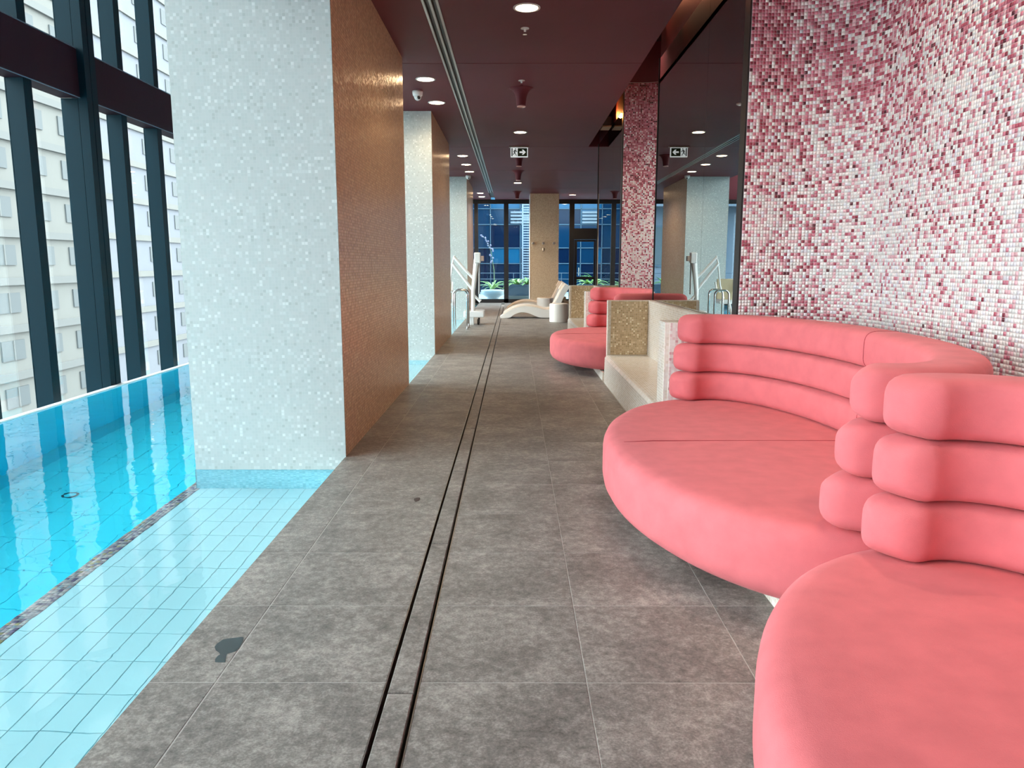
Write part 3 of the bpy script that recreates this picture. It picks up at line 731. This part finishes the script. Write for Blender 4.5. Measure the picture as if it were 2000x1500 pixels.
# ================================================================== LOUNGERS AND DRUM TABLES
def lounger(x0, y, label):
    t = thing('sun_lounger', label, 'sun lounger', (x0+0.9, y, 0), 'moulded cream loungers')
    top = [(0.0, 0.035), (0.12, 0.12), (0.30, 0.23), (0.52, 0.30), (0.72, 0.315), (0.95, 0.285), (1.15, 0.235), (1.30, 0.225), (1.40, 0.30), (1.52, 0.52), (1.66, 0.80), (1.74, 0.92)]
    bot = [(1.86, 0.84), (1.72, 0.62), (1.58, 0.30), (1.50, 0.10), (1.42, 0.03), (1.10, 0.02), (0.95, 0.06), (0.75, 0.14), (0.55, 0.16), (0.38, 0.10), (0.25, 0.02), (0.02, 0.0)]
    def smooth_(p, n=4):
        out = []
        for i in range(len(p)-1):
            p0 = p[max(0, i-1)]; p1 = p[i]; p2 = p[i+1]; p3 = p[min(len(p)-1, i+2)]
            for k in range(n):
                u = k/n
                out.append(tuple(0.5*((2*p1[j]) + (-p0[j]+p2[j])*u + (2*p0[j]-5*p1[j]+4*p2[j]-p3[j])*u*u + (-p0[j]+3*p1[j]-3*p2[j]+p3[j])*u**3) for j in (0, 1)))
        out.append(p[-1]); return out
    T = smooth_(top); B = smooth_(bot)
    out = [(x0+p[0], max(0.0, p[1])) for p in T + B]
    prism('shell', out, 'y', y-0.33, y+0.33, cream_white, t)
    pad = [(x0+p[0]+0.0, p[1]+0.004) for p in T[3:-2]]
    pad2 = [(x, z+0.028) for x, z in reversed(pad)]
    prism('pad', pad + pad2, 'y', y-0.27, y+0.27, cream_shell, t)
    prism('side_rail', [(x, z-0.01) for x, z in pad] + [(x, z+0.045) for x, z in reversed(pad)], 'y', y+0.29, y+0.335, cream_white, t)
    prism('headrest', [(x0+1.62, 0.745), (x0+1.71, 0.90), (x0+1.66, 0.935), (x0+1.57, 0.78)], 'y', y-0.2, y+0.2, cream_shell, t)
    box('back_panel', (x0+1.70, x0+1.86), (y-0.27, y+0.27), (0.02, 0.45), pbr('panel_brown', (0.20, 0.12, 0.06), 0.6), t)  # plain brown panel at the back of the shell
lounger(-0.36, 20.55, 'nearer cream moulded lounger on the corridor floor by the tan column')
lounger(-0.28, 23.2, 'farther cream moulded lounger, partly hidden by the nearer one')
def drum(x, y, label):
    t = thing('drum_table', label, 'side table', (x, y, 0), 'white drum tables')
    MB().lathe([(0.225, 0.0), (0.235, 0.012), (0.235, 0.44), (0.228, 0.452), (0.215, 0.455)], (x, y, 0), 40).build('body', cream_white, t, False)
    MB().lathe([(0.212, 0.450), (0.210, 0.462), (0.001, 0.464)], (x, y, 0), 40).build('top', cream_shell, t)
drum(1.135, 19.0, 'white drum side table in front of the nearer lounger')
drum(0.92, 22.3, 'white drum side table between the two loungers')

# ================================================================== POOL LIFT AND HANDRAILS
plf = thing('pool_lift', 'white pool lift with mast and sloping arms standing by the pool', 'pool lift', (-0.98, 18.1, 0))
LY = 18.2
box('base', (-1.18, -0.70), (17.95, 18.6), (0.18, 0.33), white_gloss, plf, 0.02)
box('foot', (-1.04, -0.94), (18.0, 18.12), (0.0, 0.18), white_gloss, plf, 0.01)
for yy in (18.05, 18.5):
    MB().tube([(-0.86, yy, 0.075), (-0.82, yy, 0.075)], 0.07, 16).build('caster', black_metal, plf)
MB().tube([(-0.97, LY, 0.32), (-0.96, LY, 0.80), (-0.92, LY, 1.15), (-0.87, LY, 1.55)], [0.050, 0.052, 0.062, 0.070], 10).build('mast', white_gloss, plf)
box('head_cap', (-0.93, -0.78), (LY-0.09, LY+0.09), (1.45, 1.70), white_gloss, plf, 0.02)
box('control_box', (-0.78, -0.70), (LY-0.07, LY+0.07), (1.50, 1.62), pbr('tan_plastic', (0.45, 0.33, 0.27), 0.5), plf, 0.01)
MB().tube([(-0.81, LY, 1.5), (-0.82, LY, 0.72)], 0.022, 8).build('actuator', brushed, plf)
MB().tube([(-0.94, LY, 1.08), (-1.12, LY, 1.26), (-1.42, LY, 1.60)], 0.034, 8).build('upper_arm', white_gloss, plf)
MB().tube([(-0.96, LY, 0.80), (-1.16, LY, 1.06), (-1.46, LY, 1.45)], 0.034, 8).build('lower_arm', white_gloss, plf)
MB().tube([(-1.40, LY, 1.63), (-1.45, LY, 1.45), (-1.52, LY, 0.92), (-1.62, LY, 0.62)], 0.020, 8).build('hanger', white_gloss, plf)
MB().tube([(-0.97, LY, 0.72), (-0.85, LY, 0.60), (-0.79, LY, 0.55)], [0.035, 0.03, 0.045], 8).build('battery_arm', white_gloss, plf)
prism('lift_seat', [(-1.92, 0.50), (-1.50, 0.50), (-1.47, 0.55), (-1.52, 0.60), (-1.88, 0.58)], 'y', LY-0.2, LY+0.25, white_gloss, plf)
box('seat_back', (-1.90, -1.50), (LY+0.22, LY+0.27), (0.58, 1.08), pbr('lift_tan', (0.55, 0.47, 0.30), 0.5), plf, 0.02)
for xx in (-1.93, -1.47):
    MB().tube([(xx, LY+0.24, 1.0), (xx, LY+0.1, 0.80), (xx, LY-0.2, 0.78)], 0.02, 8).build('armrest', white_gloss, plf)
MB().tube([(-1.70, LY-0.2, 0.52), (-1.70, LY-0.4, 0.30), (-1.70, LY-0.6, 0.12)], 0.03, 8).build('footrest_bar', white_gloss, plf)
box('footrest', (-1.88, -1.52), (LY-0.72, LY-0.5), (0.08, 0.11), white_gloss, plf, 0.01)
def handrail(y, label):
    t = thing('pool_handrail', label, 'handrail', (-1.4, y, 0), 'polished pool handrails')
    R = 0.10; zt = 0.86; xa, xb = -1.33, -1.02
    path = [(xa, y, -0.55), (xa, y, zt-R)] + [(xa+R-R*math.cos(a*PI/12), y, zt-R+R*math.sin(a*PI/12)) for a in range(1, 7)] + \
           [(xb-R+R*math.sin(a*PI/12), y, zt-R+R*math.cos(a*PI/12)) for a in range(0, 7)] + [(xb, y, 0.0)]
    MB().tube(path, 0.021, 12).build('rail', chrome, t, True)
    MB().lathe([(0.045, 0), (0.045, 0.012), (0.022, 0.02)], (xb, y, 0), 16).build('flange', chrome, t)
handrail(16.75, 'chrome pool handrail standing before the pool lift')
handrail(17.25, 'chrome pool handrail right beside the pool lift base')

# ================================================================== END GLAZING
w2 = struct('window_2', 'black framed glazing closing the far end of the hall', 'window', (1, YE, 0))
def fr(nm, x, z): return box(nm, x, (YE-0.06, YE+0.06), z, black_metal, w2)
fr('sill_frame', (-1.27, 6.0), (0.0, 0.14)); fr('head_frame', (-5.0, 6.0), (3.60, ZC))
fr('sill_frame', (-5.0, -1.27), (-0.1, 0.06))
posts = [(-5.0, -4.85), (-3.1, -2.95), (-1.44, -1.30), (-0.355, -0.185), (2.05, 2.23), (3.55, 3.64), (5.85, 6.0)]
for a, b in posts: fr('post', (a, b), (0.0, 3.62))
for (a, b), (c, d) in zip(posts[:-1], posts[1:]):
    if (b, c) == (2.23, 3.55): continue
    box('pane', (b, c), (YE-0.008, YE+0.008), (0.12, 3.61), glass_end, w2)
# door leaf with transom light over it
fr('door_transom', (2.23, 3.04), (2.32, 2.72)); fr('door_post', (3.04, 3.10), (0.1, 2.7))
box('pane', (2.23, 3.55), (YE-0.008, YE+0.008), (2.72, 3.61), glass_end, w2)
box('pane', (3.10, 3.55), (YE-0.008, YE+0.008), (0.12, 2.72), glass_end, w2)
dor = struct('door_1', 'black framed glass door in the end glazing', 'door', (2.6, YE, 0))
for x, z in (((2.24, 2.34), (0.14, 2.31)), ((2.96, 3.03), (0.14, 2.31)), ((2.34, 2.96), (0.14, 0.24)), ((2.34, 2.96), (0.86, 0.96)), ((2.34, 2.96), (2.24, 2.31))):
    box('door_rail', x, (YE-0.03, YE+0.03), z, black_metal, dor)
box('door_pane', (2.34, 2.96), (YE-0.006, YE+0.006), (0.24, 2.24), glass_end, dor)
MB().tube([(2.40, YE-0.08, 1.0), (2.40, YE-0.08, 1.3)], 0.015, 8).build('handle', chrome, dor)

# ================================================================== OUTSIDE: terrace, plants, buildings
skind(box('ground_terrace', (-6, 12), (YE+0.1, 40), (-0.3, -0.02), terrace), 'grey paved terrace beyond the end glazing', 'terrace')
skind(mesh('ground_street', [(-300, -200, -30), (200, -200, -30), (200, 300, -30), (-300, 300, -30)], [(0, 1, 2, 3)], ground_mat), 'pale street ground far below the building', 'ground')
def strappy(parent, c, n, length, mat, name='leaf', droop=1.0, wd=0.03):
    for k in range(n):
        a = 2*PI*k/n + random.uniform(-0.2, 0.2); L = length*random.uniform(0.7, 1.1); lift = random.uniform(0.5, 1.2)
        v = []; f = []; S = 6
        for i in range(S+1):
            u = i/S; r = L*u*math.cos(0.3*lift)*0.9; z = L*(lift*u - droop*0.9*u*u)*0.9
            wv_ = wd*(1-u)**0.6*(0.6+0.8*min(1, u*3)) + 0.002
            px, py = c[0]+r*math.cos(a), c[1]+r*math.sin(a); tx, ty = -math.sin(a), math.cos(a)
            v += [(px-tx*wv_, py-ty*wv_, c[2]+z), (px, py, c[2]+z+0.006), (px+tx*wv_, py+ty*wv_, c[2]+z), (px, py, c[2]+z-0.006)]
        for i in range(S):
            for j in range(4): f.append((i*4+j, i*4+(j+1) % 4, (i+1)*4+(j+1) % 4, (i+1)*4+j))
        f.append((0, 1, 2, 3)); f.append((S*4+3, S*4+2, S*4+1, S*4))
        mesh(name, v, f, mat, parent)
pp = thing('potted_plant', 'spider plant with a tall lilac flower stalk in a pale pot', 'potted plant', (-0.78, 29.0, 0))
MB().lathe([(0.20, 0), (0.24, 0.06), (0.21, 0.16), (0.42, 0.30), (0.46, 0.42), (0.44, 0.46), (0.38, 0.44)], (-0.78, 29.0, 0.0), 24).build('pot', cream_white, pp, True)
strappy(pp, (-0.78, 29.0, 0.48), 26, 0.75, leaf_pale, droop=0.75)
sp_ = [(-0.72, 29.0, 0.5), (-0.74, 29.0, 1.2), (-0.84, 29.0, 1.9), (-1.05, 29.0, 2.35), (-1.20, 29.0, 2.5)]
MB().tube(sp_, [0.016, 0.014, 0.012, 0.01, 0.006], 7).build('flower_stalk', stalk, pp)
for k in range(24):
    u = 0.35 + 0.65*k/23; i = min(3, int(u*4)); q_ = u*4-i
    c = [sp_[i][j]+(sp_[i+1][j]-sp_[i][j])*q_ for j in range(3)]
    s = 0.05*(1.2-0.6*u)
    dx, dz = random.uniform(-0.07, 0.07), random.uniform(-0.04, 0.04)
    v = [(c[0]+dx+s*a, c[1]+s*b, c[2]+dz+s*d) for a, b, d in ((1, 0, 0), (-1, 0, 0), (0, 1, 0), (0, -1, 0), (0, 0, 1), (0, 0, -1))]
    mesh('petal', v, [(0, 2, 4), (2, 1, 4), (1, 3, 4), (3, 0, 4), (2, 0, 5), (1, 2, 5), (3, 1, 5), (0, 3, 5)], petal, pp)
def planter(x0, x1, y, h, label, plants):
    t = thing('planter_box', label, 'planter', ((x0+x1)/2, y, 0))
    box('box', (x0, x1), (y, y+0.7), (0.18, h), slate_blue, t, 0.01); box('ledge', (x0, x1), (y-0.15, y+0.85), (-0.02, 0.18), pale_render, t)
    for px, n, L, mt, dr_ in plants: strappy(t, (px, y+0.3, h-0.02), n, L, mt, droop=dr_, wd=0.04)
planter(-0.3, 1.9, 30.2, 0.62, 'slate blue planter box with pale green shrubs beyond the glazing', [(0.15, 26, 0.65, leaf_pale, 0.8), (0.55, 18, 0.6, leaf, 0.7), (1.2, 18, 0.6, leaf_pale, 0.8)])
planter(2.6, 6.5, 30.6, 0.62, 'slate blue planter box with leafy plants beyond the glass door', [(3.0, 18, 0.6, leaf_pale, 0.7), (3.4, 20, 0.8, leaf, 0.6), (3.9, 20, 0.7, leaf, 0.7), (4.6, 16, 0.6, leaf, 0.7)])
planter(-5.4, -1.9, 30.6, 0.62, 'slate blue planter box with dark leafy plants, seen in the smoked mirror', [(-4.6, 20, 0.7, leaf, 0.7), (-3.6, 20, 0.8, leaf, 0.7), (-2.7, 18, 0.7, leaf, 0.7)])
rl = thing('terrace_railing', 'thin dark terrace railing beyond the planters', 'railing', (0, 32.0, 0))
for z in (0.55, 0.80, 1.05): MB().tube([(-6, 32.0, z), (12, 32.0, z)], 0.016, 6).build('rail', slate_blue, rl)
for k in range(10): MB().tube([(-6+2*k, 32.0, -0.02), (-6+2*k, 32.0, 1.05)], 0.018, 6).build('post', slate_blue, rl)
# white louvre screen
louvre_white = pbr('louvre_white', (0.20, 0.22, 0.24), 0.6)
lv = thing('louvre_screen', 'tall white slatted screen standing beside the tan column', 'screen', (0.62, 33.5, 0))
for x in (0.36, 0.95): box('upright', (x, x+0.07), (33.5, 33.6), (0, 5.2), louvre_white, lv)
for k in range(46): box('slat', (0.43, 0.95), (33.5, 33.6), (0.25+0.108*k, 0.305+0.108*k), louvre_white, lv)
# blue office building
ob = thing('office_building', 'dark blue glass office building facing the end of the hall', 'building', (2.0, 40, -20))
box('core', (-3.0, 9.2), (40.3, 52), (-30, 30), blue_glass2, ob)
zl = [-3.0, 0.35, 1.45, 2.25, 3.45, 4.25, 5.7, 8.6, 11.5]
xs_ = [-3.0, -1.2, 0.35, 1.9, 3.5, 5.0, 6.4, 7.8, 9.2]
for i in range(len(zl)-1):
    for j in range(len(xs_)-1):
        mt = random.choices((blue_glass, blue_glass2, blue_glass3), (5, 4, 1.6))[0]
        if zl[i] >= 4.2: mt = random.choices((blue_glass, blue_glass3), (2, 2))[0]
        box('glass_panel', (xs_[j]+0.03, xs_[j+1]-0.03), (40.2, 40.3), (zl[i]+0.03, zl[i+1]-0.03), mt, ob)
for z in zl: box('floor_rail', (-3.0, 9.2), (40.14, 40.24), (z-0.022, z+0.022), line_metal, ob)
for x in xs_: box('upright_rail', (x-0.02, x+0.02), (40.14, 40.24), (-3, 11.5), line_metal, ob)
for k in range(4): box('vent_slat', (-0.15, 1.35), (40.05, 40.14), (3.5+0.17*k, 3.6+0.17*k), louvre_white, ob)
for k in range(4): box('vent_slat', (3.55, 4.9), (40.05, 40.14), (3.5+0.17*k, 3.6+0.17*k), louvre_white, ob)
def pale_block(x0, x1, y0, y1, label, wx):
    t = thing('pale_building', label, 'building', ((x0+x1)/2, y0, -20))
    box('lower_wall', (x0, x1), (y0+0.5, y1), (-30, 4.0), pale_render2, t); box('upper_storey', (x0-0.1, x1+0.1), (y0-0.6, y1), (4.0, 9.5), pale_render2, t)
    for x in wx:
        f_ = box('window_frame', (x, x+1.25), (y0+0.44, y0+0.5), (1.3, 3.2), slate_blue, t); box('window_glass', (x+0.08, x+1.17), (y0+0.42, y0+0.44), (1.38, 3.12), bld_glass, f_)
pale_block(5.2, 9.5, 37.0, 39.8, 'pale rendered building wing right of the blue offices', [6.0])
pale_block(-9.5, -2.35, 35.6, 39.8, 'pale rendered building left of the blue offices, seen in the mirror', [-4.3, -6.6])

# apartment blocks outside the facade
def apartment(x, y0, y1, z0, z1, fh, bw, label, wall, band, win_frac=0.55, near=None):
    t = thing('apartment_block', label, 'building', (x-6, (y0+y1)/2, z0))
    box('wall', (x-12, x), (y0, y1), (z0, z1), wall, t)
    z = near[0]
    wm = bpy.data.meshes.new('window'); mb = MB().box((0, 0.10), (0, bw*win_frac), (0, fh*0.42)); wm.from_pydata(mb.v, [], mb.f); wm.materials.append(bld_glass)
    rm = bpy.data.meshes.new('window_rail'); mb = MB().box((0.10, 0.16), (bw*win_frac*0.48, bw*win_frac*0.52), (0, fh*0.42)); rm.from_pydata(mb.v, [], mb.f); rm.materials.append(grey_band)
    while z < min(z1, near[1]):
        box('floor_band', (x, x+0.25), (y0, y1), (z, z+fh*0.16), band, t)
        y = y0+bw*0.25
        while y+bw*win_frac < y1:
            o = inst(wm, 'window', (x, y, z+fh*0.42), t); inst(rm, 'window_rail', (x, y, z+fh*0.42), o)
            y += bw
        z += fh
apartment(-34, 40, 62, -30, 40, 3.2, 4.4, 'cream apartment block with banded floors outside the tall facade', pale_render, grey_band, near=(-16, 22))
apartment(-42, 66, 150, -30, 90, 4.0, 7.0, 'paler tall apartment tower farther off outside the facade', pale_render2, pale_render, near=(-16, 34))

# ================================================================== small marks on the floor
tag(blob('water_puddle', [(-1.137, 2.688), (-1.137, 2.711), (-1.126, 2.745), (-1.106, 2.754), (-1.083, 2.758), (-1.065, 2.766), (-1.053, 2.763), (-1.046, 2.736), (-1.04, 2.683), (-1.043, 2.66), (-1.054, 2.646), (-1.071, 2.636), (-1.065, 2.61), (-1.054, 2.575), (-1.071, 2.575), (-1.092, 2.577), (-1.099, 2.597), (-1.099, 2.618), (-1.094, 2.633), (-1.106, 2.648), (-1.123, 2.663)], 0.0008, wet), 'small dark puddle shaped like a leaf on the pool-side tiles', 'puddle')
tag(blob('dark_speck', [(-0.614, 4.501), (-0.616, 4.531), (-0.601, 4.551), (-0.582, 4.551), (-0.578, 4.521), (-0.582, 4.489), (-0.599, 4.465)], 0.0008, grime), 'small dark brown speck on the floor left of the drain', 'stain')
